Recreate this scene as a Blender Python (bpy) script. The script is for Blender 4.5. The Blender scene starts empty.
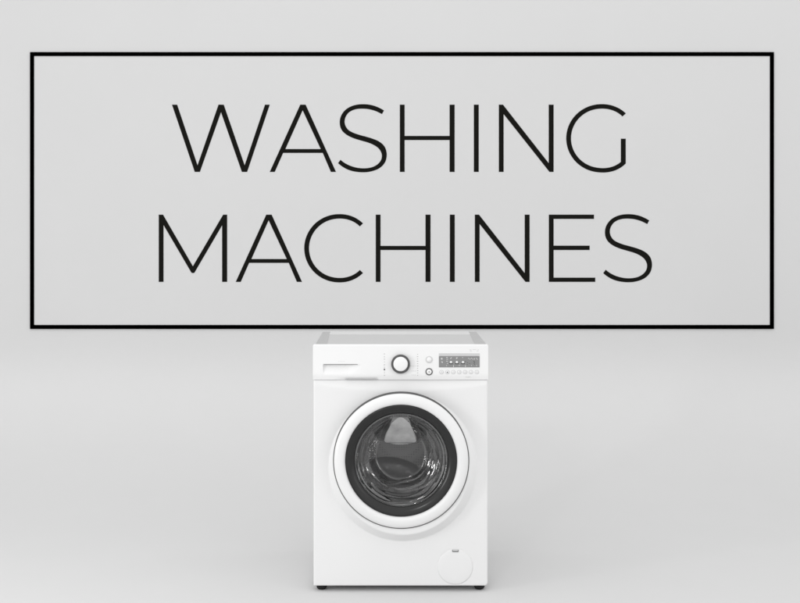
import bpy, bmesh, math, random
import numpy as np
from mathutils import Vector, Matrix

random.seed(4)
S = bpy.context.scene
COL = S.collection

# ------------------------------------------------------------------ camera
K = 4.3 / 1254.0                    # metres per photo pixel on the machine's front
CX, CY, CZ = -13.0 * K, -4.3, 368.5 * K
cam = bpy.data.cameras.new('camera')
cam.sensor_width = 36.0
cam.lens = 36.0 * 1254.0 / 800.0
cam.shift_x = 12.5 / 800.0
cam.shift_y = -80.5 / 800.0
cam.clip_start = 0.05
cam.clip_end = 100
camo = bpy.data.objects.new('camera', cam)
camo.location = (CX, CY, CZ)
camo.rotation_euler = (math.radians(90), 0, 0)
COL.objects.link(camo)
S.camera = camo

# ------------------------------------------------------------------ world, lamps, exposure
w = bpy.data.worlds.new("World"); S.world = w; w.use_nodes = True
bg = w.node_tree.nodes['Background']
bg.inputs[0].default_value = (1, 1, 1, 1)
bg.inputs[1].default_value = 1.165

def area(name, loc, target, sx, sy, power):
    l = bpy.data.lights.new(name, 'AREA'); l.shape = 'RECTANGLE'
    l.size = sx; l.size_y = sy; l.energy = power
    o = bpy.data.objects.new(name, l); COL.objects.link(o)
    o.location = loc
    o.rotation_euler = (Vector(target) - Vector(loc)).to_track_quat('-Z', 'Y').to_euler()
    return o
area('key_softbox', (-1.9, -6.0, 3.4), (0, 0.6, 0.7), 0.6, 0.6, 30)
area('right_glint_strip', (3.6, -3.0, 1.6), (0.6, 1.2, 0.2), 0.16, 2.0, 6)  # added lamp out of view, only for glints on the door glass
area('side_glint_strip', (-2.6, -1.6, 0.9), (0, 0, 0.45), 0.22, 1.3, 16)  # added strip out of view, gives glints on the bowl's right wall
area('overhead_fill', (0.2, 0.2, 4.6), (0, 1.2, 0), 7.0, 1.6, 20)  # added lamp out of view, evens out the floor and sweep
S.view_settings.view_transform = 'Standard'
S.view_settings.look = 'None'
S.view_settings.exposure = 0
S.view_settings.gamma = 1

# ------------------------------------------------------------------ materials
def lin(v):
    c = v / 255.0
    return c / 12.92 if c <= 0.04045 else ((c + 0.055) / 1.055) ** 2.4

def mat(name, base, rough=0.5, metal=0.0, spec=0.5, coat=0.0, noise=0.0, nscale=40, bump=0.0, bscale=300, emis=None):
    m = bpy.data.materials.new(name); m.use_nodes = True
    nt = m.node_tree; b = nt.nodes['Principled BSDF']
    if not isinstance(base, tuple): base = (base, base, base)
    b.inputs['Base Color'].default_value = (*base, 1)
    b.inputs['Roughness'].default_value = rough
    b.inputs['Metallic'].default_value = metal
    b.inputs['Specular IOR Level'].default_value = spec
    b.inputs['Coat Weight'].default_value = coat
    b.inputs['Coat Roughness'].default_value = 0.1
    tc = nt.nodes.new('ShaderNodeTexCoord')
    if noise > 0:
        n = nt.nodes.new('ShaderNodeTexNoise'); n.inputs['Scale'].default_value = nscale
        n.inputs['Detail'].default_value = 4
        r = nt.nodes.new('ShaderNodeMapRange')
        r.inputs['To Min'].default_value = 1 - noise; r.inputs['To Max'].default_value = 1 + noise
        v = nt.nodes.new('ShaderNodeVectorMath'); v.operation = 'SCALE'
        v.inputs[0].default_value = base
        nt.links.new(tc.outputs['Object'], n.inputs['Vector'])
        nt.links.new(n.outputs['Fac'], r.inputs['Value'])
        nt.links.new(r.outputs['Result'], v.inputs['Scale'])
        nt.links.new(v.outputs['Vector'], b.inputs['Base Color'])
    if bump > 0:
        n2 = nt.nodes.new('ShaderNodeTexNoise'); n2.inputs['Scale'].default_value = bscale
        bp = nt.nodes.new('ShaderNodeBump'); bp.inputs['Strength'].default_value = bump
        bp.inputs['Distance'].default_value = 0.0005
        nt.links.new(tc.outputs['Object'], n2.inputs['Vector'])
        nt.links.new(n2.outputs['Fac'], bp.inputs['Height'])
        nt.links.new(bp.outputs['Normal'], b.inputs['Normal'])
    return m

M = {}
M['backdrop'] = mat('grey_backdrop', 0.62, 0.95, spec=0.0, noise=0.012, nscale=3)
M['enamel'] = mat('white_enamel', 0.765, 0.45, spec=0.35, noise=0.006, nscale=8, bump=0.03, bscale=500)
M['plastic'] = mat('white_plastic', 0.81, 0.38, spec=0.35, noise=0.005, nscale=20)
M['ringplastic'] = mat('white_door_plastic', 0.77, 0.33, spec=0.4)
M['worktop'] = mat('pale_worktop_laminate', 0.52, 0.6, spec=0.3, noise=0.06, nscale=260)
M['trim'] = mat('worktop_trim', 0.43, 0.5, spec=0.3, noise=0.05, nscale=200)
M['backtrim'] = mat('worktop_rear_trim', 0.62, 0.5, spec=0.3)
M['letter'] = mat('black_lettering', (0.0105, 0.0103, 0.009), 1.0, spec=0.0)
M['frame'] = mat('black_frame', 0.0004, 1.0, spec=0.0)
M['cap'] = mat('knob_cap_plastic', 0.82, 0.45, spec=0.3)
M['dark'] = mat('dark_grey_plastic', 0.035, 0.3, spec=0.5)
M['gap_shade'] = mat('dark_gap_and_lip_shade', 0.10, 0.7, spec=0.2)  # dark joints, and the shade painted under the drawer handle lip
M['bezel'] = mat('smoked_bezel', 0.014, 0.22, spec=0.4, coat=0.0)
M['rubber'] = mat('grey_rubber', 0.07, 0.45, spec=0.4)
M['foot'] = mat('black_rubber', 0.008, 0.6, spec=0.3)
M['knobring'] = mat('knob_ring_grey', 0.07, 0.3, spec=0.5)
M['display'] = mat('grey_display', 0.235, 0.35, spec=0.3, noise=0.03, nscale=400)
M['strip'] = mat('pale_strip', 0.58, 0.5, spec=0.2)
M['print'] = mat('grey_print', 0.50, 0.8, spec=0.1)
M['printlight'] = mat('pale_grey_print', 0.62, 0.8, spec=0.1)
M['printdark'] = mat('dark_print', 0.06, 0.8, spec=0.1)
M['led'] = mat('white_mark', 0.80, 0.6, spec=0.2)
M['lifter'] = mat('lifter_plastic', 0.42, 0.4, spec=0.4)

def drum_mat():
    m = bpy.data.materials.new('perforated_steel'); m.use_nodes = True
    nt = m.node_tree; b = nt.nodes['Principled BSDF']
    b.inputs['Metallic'].default_value = 0.9; b.inputs['Roughness'].default_value = 0.3
    tc = nt.nodes.new('ShaderNodeTexCoord')
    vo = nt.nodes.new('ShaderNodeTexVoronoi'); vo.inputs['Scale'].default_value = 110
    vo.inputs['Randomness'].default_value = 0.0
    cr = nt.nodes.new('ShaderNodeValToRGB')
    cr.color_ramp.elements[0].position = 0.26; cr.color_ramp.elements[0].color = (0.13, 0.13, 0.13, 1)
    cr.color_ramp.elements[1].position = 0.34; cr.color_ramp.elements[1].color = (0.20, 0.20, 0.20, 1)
    nt.links.new(tc.outputs['Object'], vo.inputs['Vector'])
    nt.links.new(vo.outputs['Distance'], cr.inputs['Fac'])
    nt.links.new(cr.outputs['Color'], b.inputs['Base Color'])
    return m
M['drum'] = drum_mat()
M['reflection'] = mat('reflection_disc_grey', 0.26, 0.4, metal=0.6, spec=0.4, noise=0.15, nscale=60)  # lighter metal for the disc that imitates a reflection in the glass

def glass_mat(name, tint, f0, f1, rough=0.03):
    m = bpy.data.materials.new(name); m.use_nodes = True
    nt = m.node_tree
    for n in list(nt.nodes): nt.nodes.remove(n)
    out = nt.nodes.new('ShaderNodeOutputMaterial')
    tr = nt.nodes.new('ShaderNodeBsdfTransparent'); tr.inputs[0].default_value = (*[tint] * 3, 1)
    gl = nt.nodes.new('ShaderNodeBsdfGlossy'); gl.inputs['Roughness'].default_value = rough
    gl.inputs['Color'].default_value = (1, 1, 1, 1)
    lw = nt.nodes.new('ShaderNodeLayerWeight'); lw.inputs['Blend'].default_value = 0.35
    mr = nt.nodes.new('ShaderNodeMapRange')
    mr.inputs['To Min'].default_value = f0; mr.inputs['To Max'].default_value = f1
    mx = nt.nodes.new('ShaderNodeMixShader')
    tc = nt.nodes.new('ShaderNodeTexCoord')
    no = nt.nodes.new('ShaderNodeTexNoise'); no.inputs['Scale'].default_value = 9
    bp = nt.nodes.new('ShaderNodeBump'); bp.inputs['Strength'].default_value = 0.6; bp.inputs['Distance'].default_value = 0.012
    nt.links.new(tc.outputs['Object'], no.inputs['Vector'])
    nt.links.new(no.outputs['Fac'], bp.inputs['Height'])
    nt.links.new(bp.outputs['Normal'], gl.inputs['Normal'])
    nt.links.new(lw.outputs['Facing'], mr.inputs['Value'])
    nt.links.new(mr.outputs['Result'], mx.inputs[0])
    nt.links.new(tr.outputs[0], mx.inputs[1]); nt.links.new(gl.outputs[0], mx.inputs[2])
    nt.links.new(mx.outputs[0], out.inputs[0])
    return m
M['glass'] = glass_mat('door_glass', 0.70, 0.055, 0.85)
M['facet_reflection'] = mat('facet_reflection_grey', 0.42, 0.2, spec=0.9, noise=0.45, nscale=22, bump=0.3, bscale=60)  # pale diffuse grey, paints the bright reflection on the facet

# ------------------------------------------------------------------ helpers
def P(px, py, y=0.0):
    """world x, z of the photo point on the plane at world depth y"""
    d = y - CY
    return CX + (px - 387.5) / 1254.0 * d, CZ - (py - 221.0) / 1254.0 * d

def link(name, me, m, parent=None, smooth=False):
    o = bpy.data.objects.new(name, me)
    if m is not None: me.materials.append(m)
    COL.objects.link(o)
    if parent is not None: o.parent = parent
    if smooth:
        for p in me.polygons: p.use_smooth = True
    return o

def from_bm(name, bm, m, parent=None, smooth=False):
    bmesh.ops.recalc_face_normals(bm, faces=bm.faces)
    me = bpy.data.meshes.new(name); bm.to_mesh(me); bm.free()
    return link(name, me, m, parent, smooth)

def box(bm, x0, x1, y0, y1, z0, z1, bev=0.0, seg=2):
    r = bmesh.ops.create_cube(bm, size=1.0)
    vs = r['verts']
    bmesh.ops.scale(bm, vec=(x1 - x0, y1 - y0, z1 - z0), verts=vs)
    bmesh.ops.translate(bm, vec=((x0 + x1) / 2, (y0 + y1) / 2, (z0 + z1) / 2), verts=vs)
    if bev > 0:
        es = list({e for v in vs for e in v.link_edges})
        bmesh.ops.bevel(bm, geom=es, offset=bev, segments=seg, affect='EDGES', profile=0.5)

def pxbox(bm, px0, px1, py0, py1, yf, yb, bev=0.0):
    """box whose FRONT face (at depth yf) covers the photo rectangle"""
    x0, z1 = P(px0, py0, yf); x1, z0 = P(px1, py1, yf)
    box(bm, x0, x1, yf, yb, z0, z1, bev)

def lathe(bm, cx, cz, prof, seg=160, cap_first=False, cap_last=False, off=0.0):
    """revolve (radius, y) around the y axis through (cx, cz)"""
    rings = []
    for r, y in prof:
        y += off
        if r < 1e-6:
            rings.append([bm.verts.new((cx, y, cz))])
        else:
            rings.append([bm.verts.new((cx + r * math.cos(2 * math.pi * i / seg), y, cz + r * math.sin(2 * math.pi * i / seg))) for i in range(seg)])
    for a, b in zip(rings, rings[1:]):
        for i in range(seg):
            j = (i + 1) % seg
            if len(a) == 1: bm.faces.new((a[0], b[i], b[j]))
            elif len(b) == 1: bm.faces.new((a[i], a[j], b[0]))
            else: bm.faces.new((a[i], a[j], b[j], b[i]))
    if cap_first and len(rings[0]) > 1: bm.faces.new(rings[0])
    if cap_last and len(rings[-1]) > 1: bm.faces.new(rings[-1])

def disc(bm, px, py, rpx, yf, yb, bev=0.0003, seg=48):
    x, z = P(px, py, yf); r = rpx * (yf - CY) / 1254.0
    lathe(bm, x, z, [(0, yf), (r - bev, yf), (r, yf + bev), (r, yb)], seg)

def ringm(bm, px, py, ro, ri, yf, yb, seg=64):
    x, z = P(px, py, yf); s = (yf - CY) / 1254.0
    b = min(0.0006, (ro - ri) * s * 0.3)
    lathe(bm, x, z, [(ri * s, yb), (ri * s, yf + b), (ri * s + b, yf), (ro * s - b, yf), (ro * s, yf + b), (ro * s, yb)], seg)

def tag(o, label=None, cat=None, group=None, kind=None):
    if label: o['label'] = label
    if cat: o['category'] = cat
    if group: o['group'] = group
    if kind: o['kind'] = kind
    return o

def empty(name, loc):
    o = bpy.data.objects.new(name, None); COL.objects.link(o)
    o.location = loc; o.empty_display_size = 0.1
    return o

# ------------------------------------------------------------------ setting: one seamless studio sweep (floor + wall)
YW = 2.3; RA = 1.7; RC = 0.70; ZF = -0.0065
bm = bmesh.new()
def sheet(bm, pts, x0=-7, x1=7):
    a = [bm.verts.new((x0, y, z)) for y, z in pts]; b = [bm.verts.new((x1, y, z)) for y, z in pts]
    for i in range(len(pts) - 1): bm.faces.new((a[i], b[i], b[i + 1], a[i + 1]))
sheet(bm, [(-9, ZF), (YW - RA, ZF)])
tag(from_bm('floor', bm, M['backdrop']), 'plain light grey studio floor under the washing machine', kind='structure')
bm = bmesh.new()
N = 96
cv = [(0.0, 0.0)]                    # sweep whose curvature eases in and out, so no band shows where it starts
for i in range(N):
    q = (i + 0.5) / N; th = math.pi / 2 * (q * q * (3 - 2 * q))
    cv.append((cv[-1][0] + math.cos(th), cv[-1][1] + math.sin(th)))
sheet(bm, [(YW - RA + RA * a / cv[-1][0], ZF + RC * b / cv[-1][1]) for a, b in cv] + [(YW, 5.0)])
tag(from_bm('wall', bm, M['backdrop'], smooth=True), 'plain light grey studio wall curving into the floor', kind='structure')

# ------------------------------------------------------------------ overlaid caption and border, modelled as a wall sign
YP = YW - 0.004        # panel face
YF = YP - 0.0025        # frame face
YL = YP - 0.0012        # letter face
sx_, sz_ = P(402, 329, YP)
sign = empty('caption_sign', (sx_, YW, sz_))
tag(sign, 'wide black-outlined rectangular caption reading WASHING MACHINES in thin black capitals on the grey wall', 'sign')
def to_sign(o):
    o.parent = sign; o.matrix_parent_inverse = Matrix.Translation(sign.location).inverted(); return o
bm = bmesh.new(); pxbox(bm, 32, 772, 54, 327, YP, YW + 0.001)
to_sign(from_bm('backing_panel', bm, M['backdrop']))
# frame: outer and inner rectangles
bm = bmesh.new()
def rect(a, b, c, d, y):
    r = []
    for px, py in ((a, c), (b, c), (b, d), (a, d)):
        x, z = P(px, py, YF); r.append(bm.verts.new((x, y, z)))
    return r
of, inf = rect(30, 774, 52, 329, YF), rect(34, 770, 56, 325, YF)
ob_, ib_ = rect(30, 774, 52, 329, YW + 0.001), rect(34, 770, 56, 325, YP + 0.001)
for i in range(4):
    j = (i + 1) % 4
    bm.faces.new((of[i], of[j], inf[j], inf[i])); bm.faces.new((of[i], of[j], ob_[j], ob_[i])); bm.faces.new((inf[i], inf[j], ib_[j], ib_[i]))
to_sign(from_bm('frame', bm, M['frame']))

def smooth_pts(pts, n=5):
    out = []
    for i in range(len(pts) - 1):
        p0 = pts[max(i - 1, 0)]; p1 = pts[i]; p2 = pts[i + 1]; p3 = pts[min(i + 2, len(pts) - 1)]
        for k in range(n):
            t = k / n
            out.append(tuple(0.5 * ((2 * p1[c]) + (-p0[c] + p2[c]) * t + (2 * p0[c] - 5 * p1[c] + 4 * p2[c] - p3[c]) * t * t + (-p0[c] + 3 * p1[c] - 3 * p2[c] + p3[c]) * t ** 3) for c in (0, 1)))
    out.append(pts[-1]); return out
def arc(cx, cy, rx, ry, a0, a1, p0=None, p1=None, n=64):
    """elliptic arc in image axes (y down), its ends eased onto p0 / p1"""
    pts = [(cx + rx * math.cos(math.radians(a0 + (a1 - a0) * i / n)), cy + ry * math.sin(math.radians(a0 + (a1 - a0) * i / n))) for i in range(n + 1)]
    res = []
    for i, (x, y) in enumerate(pts):
        t = i / n
        if p0: f = max(0, 1 - t / 0.2); f = f * f * (3 - 2 * f); x += (p0[0] - pts[0][0]) * f; y += (p0[1] - pts[0][1]) * f
        if p1: f = max(0, 1 - (1 - t) / 0.2); f = f * f * (3 - 2 * f); x += (p1[0] - pts[-1][0]) * f; y += (p1[1] - pts[-1][1]) * f
        res.append((x, y))
    return res
SO = [(432,83),(400,65),(360,48),(315,37),(268,33),(215,37),(165,52),(125,77),(97,110),(82,145),(78,180),(83,216),(99,247),(125,272),(160,293),(205,311),(260,327),(310,342),(355,362),(390,388),(409,418),(415,447),(408,480),(385,510),(350,532),(310,543),(262,546),(210,540),(160,525),(115,502),(84,478)]
SI = [(64,505),(98,532),(142,556),(197,572),(262,578),(320,573),(375,556),(415,530),(442,495),(453,455),(452,415),(440,378),(415,348),(380,325),(335,307),(285,292),(240,280),(195,265),(155,245),(132,221),(120,195),(117,167),(125,135),(147,103),(180,82),(220,71),(268,69),(315,74),(365,88),(416,112)]
GL = {
 'W': [[(16,37),(57,37),(220,522),(388,37),(430,37),(597,522),(760,37),(798,37),(617,575),(575,575),(408,97),(239,575),(198,575)]],
 'A': [[(38,575),(282,37),(325,37),(568,575),(527,575),(462,423),(145,423),(78,575)], [(163,392),(446,392),(301,82)]],
 'S': [smooth_pts(SO) + smooth_pts(SI)],
 'H': [[(79,37),(117,37),(117,287),(477,287),(477,37),(517,37),(517,575),(477,575),(477,320),(117,320),(117,575),(79,575)]],
 'I': [[(31,37),(70,37),(70,575),(31,575)]],
 'N': [[(231,37),(264,37),(630,505),(630,37),(669,37),(669,575),(636,575),(269,112),(269,575),(231,575)]],
 'G': [arc(410, 306, 280, 273, -45, -316, (607,107), (606,508)) + [(606,309),(567,309)] + arc(410, 306, 242, 237, -311, -45, (567,495), (580,131))],
 'C': [arc(352, 306, 278, 273, -45, -315, (544,107), (544,504)) + arc(352, 306, 240, 237, -315, -45, (519,480), (519,131))],
 'M': [[(70,37),(104,37),(343,450),(585,37),(617,37),(617,575),(577,575),(577,122),(356,501),(350,504),(337,504),(331,501),(108,120),(108,575),(70,575)]],
 'E': [[(231,37),(592,37),(592,71),(269,71),(269,285),(557,285),(557,320),(269,320),(269,541),(602,541),(602,575),(231,575)]],
}
lines = [([('W',170),('A',265),('S',330),('H',390),('I',470),('N',470),('G',550)], 100),
         ([('M',150),('A',231),('C',295),('H',365.9),('I',446),('N',446),('E',520),('S',595.25)], 210)]
dg = None
for glyphs, oy in lines:
    for ch, ox in glyphs:
        cu = bpy.data.curves.new('letter', 'CURVE'); cu.dimensions = '2D'; cu.fill_mode = 'BOTH'; cu.extrude = 0.0018
        c0 = P(ox, oy, YL)
        for poly in GL[ch]:
            sp = cu.splines.new('POLY'); sp.points.add(len(poly) - 1); sp.use_cyclic_u = True
            for i, (u, v) in enumerate(poly):
                x, z = P(ox + u / 8, oy + v / 8, YL)
                sp.points[i].co = (x - c0[0], z - c0[1], 0, 1)
        tmp = bpy.data.objects.new('tmp', cu); COL.objects.link(tmp)
        tmp.rotation_euler = (math.pi / 2, 0, 0); tmp.location = (c0[0], YL + 0.0018, c0[1])
        bpy.context.view_layer.update()
        me = bpy.data.meshes.new_from_object(tmp.evaluated_get(bpy.context.evaluated_depsgraph_get()))
        me.transform(tmp.matrix_world); bpy.data.objects.remove(tmp)
        me.materials.clear()
        to_sign(link('letter', me, M['letter']))

# ------------------------------------------------------------------ washing machine
wm = empty('washing_machine', (0, 0.27, ZF))
tag(wm, 'white front-loading washing machine with round dark glass door on black feet below the caption', 'washing machine')
def W(o, parent=None):
    o.parent = parent or wm
    base = wm.location
    o.matrix_parent_inverse = Matrix.Translation(-base) if parent is None else Matrix.Identity(4)
    return o
X0, ZT = P(313.0, 344.6); X1, ZB = P(488.0, 586.0)
XL0 = P(314.0, 400)[0]; XL1 = P(487.5, 400)[0]
DEP = 0.545
ZTOP = ZT - 0.004
# cabinet: side walls, back, base, under-lid
bm = bmesh.new()
ix = 0.0012
box(bm, XL0 + ix, XL0 + 0.012, 0.016, DEP - 0.004, ZB + 0.004, ZTOP - 0.024, 0.0015)
box(bm, XL1 - 0.012, XL1 - ix, 0.016, DEP - 0.004, ZB + 0.004, ZTOP - 0.024, 0.0015)
box(bm, XL0 + 0.0125, XL1 - 0.0125, DEP - 0.02, DEP - 0.006, ZB + 0.004, ZTOP - 0.026)
box(bm, XL0 + 0.0125, XL1 - 0.0125, 0.03, DEP - 0.0205, ZB + 0.004, ZB + 0.012)
W(from_bm('cabinet', bm, M['enamel']))
# worktop lid with trims
bm = bmesh.new()
xl, xr = P(314.6, 344)[0], P(487.4, 344)[0]
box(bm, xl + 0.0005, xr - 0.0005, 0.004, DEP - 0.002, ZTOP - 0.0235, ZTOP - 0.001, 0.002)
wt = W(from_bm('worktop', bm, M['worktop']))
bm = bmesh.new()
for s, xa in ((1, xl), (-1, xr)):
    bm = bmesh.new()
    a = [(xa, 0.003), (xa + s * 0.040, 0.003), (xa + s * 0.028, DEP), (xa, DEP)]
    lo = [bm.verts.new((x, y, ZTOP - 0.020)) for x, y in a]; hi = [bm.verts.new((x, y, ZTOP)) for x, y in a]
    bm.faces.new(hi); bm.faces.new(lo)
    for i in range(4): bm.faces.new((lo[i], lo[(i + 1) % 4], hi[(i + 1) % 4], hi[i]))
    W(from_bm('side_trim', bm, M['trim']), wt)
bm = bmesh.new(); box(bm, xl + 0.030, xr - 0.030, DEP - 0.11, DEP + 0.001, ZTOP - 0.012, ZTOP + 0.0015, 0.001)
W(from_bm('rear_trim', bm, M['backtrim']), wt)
for ch in (wt.children): ch.matrix_parent_inverse = Matrix.Identity(4)

# heightfield panels -------------------------------------------------
def hpanel(name, pxa, pxb, pya, pyb, hfun, step, m, hole=None, rc=(0, 0, 0, 0), edge=0.004, back=0.016, parent=None, topedge=None, botedge=None):
    """a moulded sheet: depth(px,py) in metres towards the viewer, rolled edges, corners rounded (tl,tr,br,bl) in photo px"""
    nx = int(round((pxb - pxa) / step)) + 1; ny = int(round((pyb - pya) / step)) + 1
    us = np.linspace(0, 1, nx); vs = np.linspace(0, 1, ny)
    # extra fine samples at edges
    fe = np.array([0, .1, .25, .5, .8, 1.2, 1.7]) 
    PXs = np.unique(np.concatenate([pxa + fe, pxb - fe, np.linspace(pxa + 2.2, pxb - 2.2, nx)]))
    PYs = np.unique(np.concatenate([pya + fe, pyb - fe, np.linspace(pya + 2.2, pyb - 2.2, ny)]))
    te = edge if topedge is None else topedge; be = edge if botedge is None else botedge
    verts = []; idx = {}
    for j, py in enumerate(PYs):
        dt = py - pya; db = pyb - py
        def cut(r, d): return 0.0 if (r <= 0 or d >= r) else r - math.sqrt(max(0, r * r - (r - d) ** 2))
        la = max(cut(rc[0], dt), cut(rc[3], db)); ra = max(cut(rc[1], dt), cut(rc[2], db))
        for i, px in enumerate(PXs):
            t = (px - pxa) / (pxb - pxa)
            qx = px + la * (1 - t) ** 6 - ra * t ** 6
            h = hfun(px, py)
            def roll(r, d):
                d = d * K
                return 0.0 if (r <= 0 or d >= r) else r - math.sqrt(max(0, r * r - (r - d) ** 2))
            h -= max(roll(edge, px - pxa), roll(edge, pxb - px), roll(te, dt), roll(be, db))
            x, z = P(qx, py)
            idx[(i, j)] = len(verts); verts.append((x, -h, z))
    faces = []
    NX, NY = len(PXs), len(PYs)
    for j in range(NY - 1):
        for i in range(NX - 1):
            if hole and math.hypot((PXs[i] + PXs[i + 1]) / 2 - hole[0], (PYs[j] + PYs[j + 1]) / 2 - hole[1]) < hole[2]: continue
            faces.append((idx[(i, j)], idx[(i, j + 1)], idx[(i + 1, j + 1)], idx[(i + 1, j)]))
    # skirt going back
    loop = [(i, 0) for i in range(NX)] + [(NX - 1, j) for j in range(1, NY)] + [(i, NY - 1) for i in range(NX - 2, -1, -1)] + [(0, j) for j in range(NY - 2, 0, -1)]
    sk = []
    for k in loop:
        v = verts[idx[k]]; sk.append(len(verts)); verts.append((v[0], back, v[2]))
    for a in range(len(loop)):
        b = (a + 1) % len(loop)
        faces.append((idx[loop[a]], idx[loop[b]], sk[b], sk[a]))
    me = bpy.data.meshes.new(name); me.from_pydata(verts, [], faces); me.update()
    return W(link(name, me, m, None, True), parent)

def sm(a, b, x):
    t = min(1, max(0, (x - a) / (b - a))); return t * t * (3 - 2 * t)

DCX, DCY = 401.2, 461.4        # door centre on the picture
def front_h(px, py):
    h = 0.0
    # undercut below the control panel: a shallow smile-shaped hollow
    s = (px - 401) / 88.0
    yb = 392 - 7.0 * abs(s) ** 2.2
    h -= 0.008 * (1 - sm(380.3, max(yb, 383), py)) * (1 - 0.7 * abs(s) ** 4)
    # raised moulding round the door, set lower right of the door
    d = math.hypot(px - 402.8, py - 466.8)
    t = (74.0 - d) / 8.6
    t = 0.0 if t < -0.06 else ((t + 0.06) ** 2 / 0.24 if t < 0.06 else t)      # straight cone with an eased foot
    h += 0.034 * (t if t < 0.9 else min(1.0, 0.9 + 0.1 * math.tanh((t - 0.9) / 0.1)))
    # faint dome of the whole front
    h += 0.003 * (1 - ((px - 401) / 88.0) ** 2) * (1 - ((py - 483) / 104.0) ** 2)
    # groove round the filter flap
    d2 = math.hypot(px - 455.2, py - 566.9)
    h -= 0.0007 * max(0, 1 - abs(d2 - 18.0) / 0.9)
    return h
hpanel('front_panel', 313.5, 487.7, 380.3, 586.0, front_h, 0.62, M['enamel'], hole=(DCX, DCY + 1, 60), rc=(0, 0, 3.6, 1.2), edge=0.005, topedge=0.0)

def ctrl_h(px, py):
    h = 0.004
    h -= 0.004 * sm(372, 380, py) ** 2
    # faint seam on the right of the detergent drawer
    return h
# control panel is split: detergent drawer on the left, fascia on the right
def drawer_h(px, py):
    h = ctrl_h(px, py)
    # finger recess: hard upper lip, hard left end, fading away down and right
    if 364.4 < py < 375.5 and 323.3 < px < 360:
        f = (1 - sm(365.0, 375.4, py)) * min(1, (py - 364.4) / 0.35) * min(1, (px - 323.3) / 0.5) * (1 - sm(346, 360, px) * 0.85)
        h -= 0.009 * f
    # shallow scoop along the bottom edge
    h -= 0.006 * sm(376.5, 380, py) * sm(332, 350, px) * (1 - sm(376, 379, px))
    return h
drawer = hpanel('control_panel', 313.0, 488.2, 344.6, 380.0, drawer_h, 0.45, M['plastic'], rc=(1.2, 1.4, 0.8, 0.8), edge=0.0009, topedge=0.003, botedge=0.003)

YC = -0.004          # face of the control panel
# programme knob
kn = None
bm = bmesh.new(); ringm(bm, 400.6, 364.2, 9.4, 7.3, YC - 0.012, YC + 0.002, 96)
kn = W(from_bm('programme_knob', bm, M['knobring'], smooth=True))
bm = bmesh.new()
x, z = P(400.6, 364.2, YC - 0.017); s = K
lathe(bm, x, z, [(0, YC - 0.017), (6.4 * s, YC - 0.0169), (6.95 * s, YC - 0.0160), (7.2 * s, YC - 0.0130), (7.25 * s, YC - 0.002)], 96)
W(from_bm('knob_cap', bm, M['cap'], smooth=True), kn)
# programme marks left and right of the knob
def marks(name, items, m, yf=YC - 0.0003, parent=None):
    bm = bmesh.new()
    for x0, x1, y0, y1 in items: pxbox(bm, x0, x1, y0, y1, yf, YC + 0.001)
    return W(from_bm(name, bm, m), parent)
L = []; L2 = []
for i, yy in enumerate(np.linspace(353.9, 375.4, 9)):
    wd = [1.3, 0.9, 1.2, 0.8, 1.3, 1.0, 1.2, 0.9, 1.3][i]
    L.append((384.4 - wd / 2, 384.4 + wd / 2, yy - 0.35, yy + 0.35))
    if i in (1, 4, 6): L.append((384.0, 384.7, yy + 0.8, yy + 1.2))
for i, yy in enumerate(np.linspace(354.3, 375.3, 10)):
    wd = [0.9, 1.3, 1.0, 1.5, 1.2, 1.6, 1.0, 1.4, 1.2, 0.9][i]
    L2.append((417.6 - wd / 2, 417.6 + wd / 2, yy - 0.4, yy + 0.4))
for yy, n in ((366.0, 4), (371.0, 3), (375.0, 3)):
    for q in range(n): L2.append((415.2 - q * 1.6 - 0.35, 415.2 - q * 1.6 + 0.3, yy - 0.25, yy + 0.25))
marks('programme_marks', L, M['print']); marks('programme_marks', L2, M['print'])
bm = bmesh.new(); disc(bm, 384.4, 369.4, 0.75, YC - 0.0006, YC + 0.001)
W(from_bm('indicator_dot', bm, M['printdark']))
# option button (pale) and start button (dark ringed)
def push(px, py, r, ring_m, thick, dot=None):
    bm = bmesh.new(); ringm(bm, px, py, r, r - thick, YC - 0.0022, YC + 0.001, 48)
    a = W(from_bm('push_button', bm, ring_m, smooth=True))
    bm = bmesh.new(); disc(bm, px, py, r - thick - 0.05, YC - 0.0028, YC + 0.001, 0.0008)
    W(from_bm('button_cap', bm, M['plastic'], smooth=True), a)
    if dot:
        bm = bmesh.new(); disc(bm, px, py, dot, YC - 0.0031, YC, 0.0001)
        W(from_bm('button_mark', bm, M['printdark'] if thick > 0.8 else M['print']), a)
    return a
push(429.1, 359.6, 3.5, M['printlight'], 0.9)
push(429.1, 371.8, 3.6, M['knobring'], 0.95, 0.5)
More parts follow.
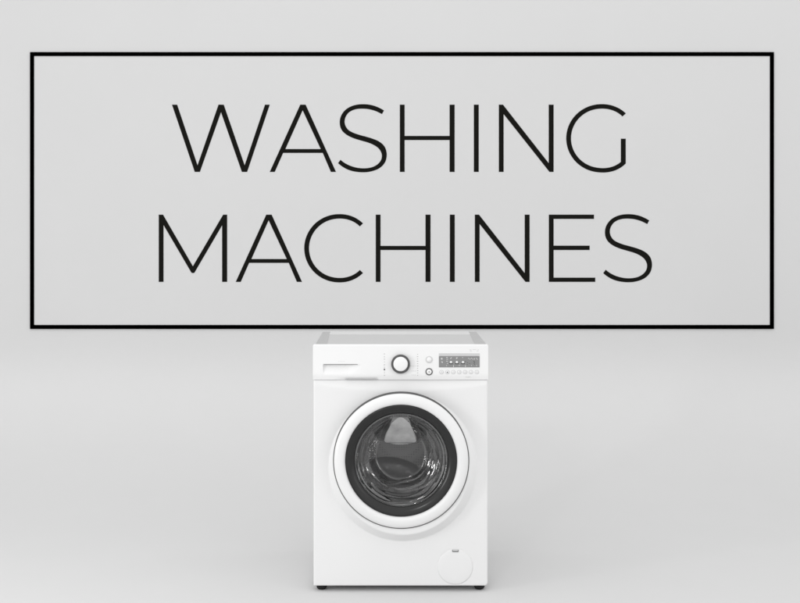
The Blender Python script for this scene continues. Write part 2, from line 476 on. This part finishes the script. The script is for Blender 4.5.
# display
bm = bmesh.new(); pxbox(bm, 438.9, 479.6, 356.2, 367.4, YC - 0.0016, YC + 0.001, 0.0009)
dp = W(from_bm('display', bm, M['display']))
bm = bmesh.new(); pxbox(bm, 438.9, 479.6, 353.3, 356.0, YC - 0.0013, YC + 0.001, 0.0006)
W(from_bm('display_strip', bm, M['strip']), dp)
YD = YC - 0.0019
L = [(440.9, 442.5, 358.0, 358.5), (440.9, 442.5, 359.0, 359.5), (441.2, 442.6, 361.6, 362.0), (442.0, 442.6, 362.0, 362.9),
     (446.2, 447.8, 357.2, 357.6), (446.4, 448.0, 359.0, 359.4), (446.2, 447.8, 361.0, 361.4), (447.0, 448.0, 363.2, 363.6), (446.2, 446.9, 365.4, 365.9),
     (450.3, 451.0, 358.2, 358.8), (451.0, 451.7, 357.5, 358.2), (456.2, 457.8, 357.6, 358.0), (456.2, 456.7, 358.0, 358.8), (462.3, 462.9, 357.3, 357.9),
     (453.3, 453.7, 365.2, 367.0), (465.3, 465.7, 365.2, 367.0), (458.5, 460.2, 365.3, 365.6), (471.2, 471.9, 365.3, 365.8), (476.3, 476.9, 365.2, 365.8)]
for q in range(4): L.append((468.2 + q * 1.45, 468.9 + q * 1.45, 358.0 + (q % 2) * 0.8, 358.6 + (q % 2) * 0.8))
L += [(474.3, 474.7, 358.2, 359.6), (476.2, 476.8, 358.0, 358.7), (477.0, 477.6, 359.0, 359.6)]
bm = bmesh.new()
for a, b, c, d in L: pxbox(bm, a, b, c, d, YD, YC)
W(from_bm('display_icons', bm, M['led']), dp)
for px in (451.0, 456.9, 463.0):
    bm = bmesh.new(); disc(bm, px, 362.2, 1.15, YD - 0.0006, YC, 0.0004, 24)
    o = W(from_bm('indicator_light', bm, M['led'], smooth=True), dp)
L = [(449.3, 452.6, 363.2, 364.2), (455.2, 458.6, 363.2, 364.2), (461.3, 464.7, 363.2, 364.2), (465.2, 465.9, 361.2, 361.8), (467.2, 467.9, 362.4, 363.0), (466.9, 467.6, 364.2, 364.9), (469.2, 469.9, 363.2, 363.9),
     (473.4, 474.4, 361.0, 361.6), (474.3, 475.0, 361.9, 362.6), (473.6, 474.5, 362.9, 363.5), (474.3, 475.0, 364.0, 364.6)]
bm = bmesh.new()
for a, b, c, d in L: pxbox(bm, a, b, c, d, YD + 0.0001, YC)
W(from_bm('display_segments', bm, M['printdark']), dp)
for i, px in enumerate((441.5, 447.4, 453.3, 459.2, 465.1, 471.0, 476.9)):
    bm = bmesh.new(); ringm(bm, px, 372.1, 2.15, 1.65, YC - 0.0012, YC + 0.001, 32)
    a = W(from_bm('option_button', bm, M['printlight'], smooth=True))
    bm = bmesh.new(); disc(bm, px, 372.1, 1.6, YC - 0.0015, YC + 0.001, 0.0004, 32)
    W(from_bm('button_cap', bm, M['plastic'], smooth=True), a)
    bm = bmesh.new()
    if i == 1: disc(bm, px, 372.3, 0.6, YC - 0.0018, YC, 0.0001, 20)
    else:
        pxbox(bm, px - 0.7, px + 0.6, 371.9 + (i % 3) * 0.2, 372.3 + (i % 3) * 0.2, YC - 0.0018, YC)
        pxbox(bm, px - 0.2 + (i % 2) * 0.4, px + 0.2 + (i % 2) * 0.4, 371.0, 371.6, YC - 0.0018, YC)
    W(from_bm('button_mark', bm, M['printdark'] if i == 1 else M['print']), a)
# faint maker's mark above the display and faint line below the buttons, blurred beyond reading in the photo
L = [(469.6, 471.4, 349.6, 350.2), (470.0, 471.9, 350.8, 351.4), (472.6, 476.2, 349.4, 349.8), (476.8, 478.5, 350.6, 351.2), (477.6, 478.8, 349.4, 349.9)]
marks('maker_mark', L, M['printlight'])
L = [(465.6, 467.0, 376.8, 377.2), (467.5, 469.0, 376.9, 377.4), (469.4, 470.4, 376.7, 377.1)]
marks('caption_marks', L, M['printlight'])
L = [(338.2 + q * 1.5, 338.9 + q * 1.5, 361.2, 361.6) for q in range(5)]
marks('caption_marks', L, M['printlight'])

bm = bmesh.new()
pxbox(bm, 323.6, 357.6, 364.25, 364.75, YC - 0.0002, YC + 0.012)
W(from_bm('handle_lip_shade', bm, M['gap_shade']), drawer)  # dark bar painting the shade line under the handle lip
bm = bmesh.new()
x0, z1 = P(345, 379.0); x1, z0 = P(378.3, 379.6)
pxbox(bm, 345, 378.3, 379.1, 379.5, YC + 0.0020, YC + 0.008)
W(from_bm('lower_drawer_line', bm, M['print']), drawer)  # thin grey bar along the drawer's lower edge

# ------------------------------------------------------------------ door
RS = K
def D(r): return r * K * (4.3 - 0.046) / 4.3
dyf = -0.050                                     # door front
dx, dz = P(DCX, DCY, dyf)
bm = bmesh.new()
lathe(bm, dx, dz, [(D(67.0), 0.004), (D(67.4), -0.014), (D(67.5), -0.022), (D(67.0), -0.0265), (D(65.8), -0.0300), (D(63.5), -0.0330), (D(60.5), -0.0345), (D(58.2), -0.0335),
                   (D(57.0), -0.0312), (D(56.3), -0.0275), (D(56.0), -0.020)], 256, off=-0.016)
door = W(from_bm('door', bm, M['ringplastic'], smooth=True))
bm = bmesh.new()
lathe(bm, dx, dz, [(D(67.2), -0.0235), (D(68.1), -0.0235), (D(68.3), -0.0215), (D(68.3), 0.004)], 256, off=-0.016)
W(from_bm('door_seam', bm, M['gap_shade'], smooth=True), door)
bm = bmesh.new()
lathe(bm, dx, dz, [(D(56.3), -0.0215), (D(55.6), -0.0245), (D(54.5), -0.0250), (D(50.5), -0.0215), (D(47.5), -0.0160), (D(46.6), -0.0100), (D(46.3), 0.000), (D(46.3), 0.03)], 256, off=-0.016)
W(from_bm('smoked_bezel', bm, M['bezel'], smooth=True), door)
# glass bowl with its sloped facet at the top
bm = bmesh.new()
RB = 47.4; NR, NT = 110, 420
def bowl_depth(u, v):              # u, v in px from the door centre, v down
    r = math.hypot(u, v)
    d = 0.105 * (1 - sm(24, 46.5, r)) + 0.012 * (1 - (r / RB) ** 2)
    for rr, hh in ((43.5, 0.0022), (38.5, 0.0035), (32.5, 0.0030)):
        d += hh * math.exp(-((r - rr) / 1.1) ** 2)
    an = math.degrees(math.atan2(v, u))          # 0 = right, 90 = down
    for rr, hh, a0, wd, wb in ((41, .0040, 35, 50, 1.3), (36, .0050, 20, 34, 1.2), (33.5, .0040, 60, 45, 1.0), (28.5, .0045, 75, 70, 1.1), (30.5, .0050, 5, 26, 0.9), (39, .0040, 140, 38, 1.2), (35, .0030, 200, 34, 1.1), (26, .0035, 25, 30, 1.0), (44.5, .0025, 100, 80, 0.8)):
        da = (an - a0 + 180) % 360 - 180
        rw = rr + 1.3 * math.sin(math.radians(an * 3 + rr * 40)) + 0.5 * math.sin(math.radians(an * 7 + rr * 90))
        d -= hh * math.exp(-((r - rw) / wb) ** 2) * math.exp(-(da / wd) ** 2) * (1.0 if v > 0 else sm(17, 22, abs(u)) + (1 - sm(17, 22, abs(u))) * (1 - sm(0, 4, -v)))
    # facet
    t = (v + 43) / 30.0
    wv = 7 + 9.5 * min(1, max(0, t)) ** 0.8
    pl = 0.002 + 0.085 * max(0, t) ** 1.1 + 0.02 * max(0, abs(u + 0.5) - wv) * (0.35) 
    if v < 0:
        if t > 1.0: pl += 0.02 * (t - 1) * 30 * 0.5
        k = 0.006
        hmm = max(0, min(1, 0.5 + 0.5 * (pl - d) / k)); d = pl * (1 - hmm) + d * hmm - k * hmm * (1 - hmm)
    return max(d, 0.0)
rings = []
for a in range(NR + 1):
    r = RB * a / NR
    if a == 0: rings.append([bm.verts.new((dx, -0.028 + bowl_depth(0, 0), dz))]); continue
    rings.append([bm.verts.new((dx + r * K * math.cos(2 * math.pi * i / NT), -0.028 + bowl_depth(r * math.cos(2 * math.pi * i / NT), -r * math.sin(2 * math.pi * i / NT)), dz + r * K * math.sin(2 * math.pi * i / NT))) for i in range(NT)])
for a, b in zip(rings, rings[1:]):
    for i in range(NT):
        j = (i + 1) % NT
        if len(a) == 1: bm.faces.new((a[0], b[i], b[j]))
        else: bm.faces.new((a[i], a[j], b[j], b[i]))
dgl = W(from_bm('door_glass', bm, M['glass'], smooth=True), door)
dgl.data.materials.append(M['facet_reflection'])  # the facet's bright reflection is put into this colour
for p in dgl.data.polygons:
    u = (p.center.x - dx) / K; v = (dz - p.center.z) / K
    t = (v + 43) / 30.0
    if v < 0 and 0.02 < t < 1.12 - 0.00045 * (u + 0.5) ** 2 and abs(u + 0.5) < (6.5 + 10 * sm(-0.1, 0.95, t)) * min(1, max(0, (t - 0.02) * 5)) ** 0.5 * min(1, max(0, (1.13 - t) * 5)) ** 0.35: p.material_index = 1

# gasket and drum behind the door
bm = bmesh.new()
pr = []
for t in np.linspace(0, 1, 24):
    pr.append((0.215 - 0.030 * math.sin(t * math.pi) + 0.008 * math.sin(t * 5 * math.pi), 0.0 + 0.10 * t))
lathe(bm, dx, dz + 0.0, pr, 128)
W(from_bm('door_gasket', bm, M['rubber'], smooth=True))
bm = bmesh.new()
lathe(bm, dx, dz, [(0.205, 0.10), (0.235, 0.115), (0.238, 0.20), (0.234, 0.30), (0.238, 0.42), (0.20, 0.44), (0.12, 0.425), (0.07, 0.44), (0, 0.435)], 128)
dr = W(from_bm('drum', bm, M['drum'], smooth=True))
ex, ez = P(397, 471, 0.42)
bm = bmesh.new()
lathe(bm, 0, 0, [(0, -0.022), (0.5, -0.0205), (0.8, -0.015), (0.95, -0.007), (1.0, 0.0), (1.0, 0.02)], 96)
bmesh.ops.scale(bm, vec=(0.112, 1, 0.046), verts=bm.verts)
bmesh.ops.rotate(bm, cent=(0, 0, 0), matrix=Matrix.Rotation(math.radians(13), 3, 'Y'), verts=bm.verts)
bmesh.ops.translate(bm, vec=(ex, 0.42, ez), verts=bm.verts)
W(from_bm('reflection_disc', bm, M['reflection'], smooth=True), dr)  # added disc, imitates the pale elliptical reflection in the bowl
for k in range(3):
    a = math.radians(90 + 120 * k + 4)
    bm = bmesh.new()
    n = 14
    rows = []
    for j in range(n + 1):
        t = j / n; y = 0.13 + 0.29 * t
        hgt = 0.085 * math.sin(min(1, t * 2.6) * math.pi / 2) * (1 - 0.25 * t); row = []
        for q in range(13):
            s_ = -1 + 2 * q / 12
            row.append(bm.verts.new((s_ * 0.045 * (1 - 0.25 * (1 - abs(s_))), y, -0.236 + hgt * (math.cos(s_ * math.pi / 2) ** 0.7 if abs(s_) < 1 else 0))))
        rows.append(row)
    for r1, r2 in zip(rows, rows[1:]):
        for q in range(12): bm.faces.new((r1[q], r1[q + 1], r2[q + 1], r2[q]))
    bmesh.ops.rotate(bm, cent=(0, 0, 0), matrix=Matrix.Rotation(-(a + math.pi / 2), 3, 'Y'), verts=bm.verts)
    bmesh.ops.translate(bm, vec=(dx, 0, dz), verts=bm.verts)
    W(from_bm('drum_paddle', bm, M['lifter'], smooth=True), dr)

# ------------------------------------------------------------------ filter flap
bm = bmesh.new(); fx, fz = P(455.2, 566.9)
y0 = -front_h(455, 566)
lathe(bm, fx, fz, [(0, y0 - 0.0022), (12 * K, y0 - 0.0018), (16.6 * K, y0 - 0.0010), (17.5 * K, y0 - 0.0002), (17.6 * K, y0 + 0.003)], 128)
fl = W(from_bm('filter_flap', bm, M['enamel'], smooth=True))
bm = bmesh.new(); pxbox(bm, 452.3, 458.5, 549.4, 551.9, y0 - 0.0022, y0 + 0.001, 0.0006)
W(from_bm('flap_latch', bm, M['strip']), fl)
bm = bmesh.new(); pxbox(bm, 452.6, 458.2, 551.2, 552.0, y0 - 0.0028, y0 + 0.001)
pxbox(bm, 452.3, 452.7, 550.0, 552.0, y0 - 0.0027, y0 + 0.001); pxbox(bm, 458.1, 458.5, 550.0, 552.0, y0 - 0.0027, y0 + 0.001)
W(from_bm('latch_slot', bm, M['gap_shade']), fl)

# ------------------------------------------------------------------ feet
for px, y in ((321.8, 0.030), (479.3, 0.030), (321.8, 0.47), (479.3, 0.47)):
    x = P(px, 588, 0.030)[0]
    bm = bmesh.new()
    prof = [(0.0, 0.0), (0.0095, 0.0), (0.0135, 0.0010), (0.0165, 0.0038), (0.0182, 0.0080), (0.0188, 0.0145), (0.0150, 0.016), (0.009, 0.0165), (0.009, ZB + 0.016)]
    seg = 40
    rs = [[bm.verts.new((x + r * math.cos(2 * math.pi * i / seg), y + r * math.sin(2 * math.pi * i / seg), zz + ZF + 0.0005)) for i in range(seg)] for r, zz in prof[1:]]
    for a, b in zip(rs, rs[1:]):
        for i in range(seg): bm.faces.new((a[i], a[(i + 1) % seg], b[(i + 1) % seg], b[i]))
    bm.faces.new(rs[0]); bm.faces.new(rs[-1])
    W(from_bm('foot', bm, M['foot'], smooth=True))
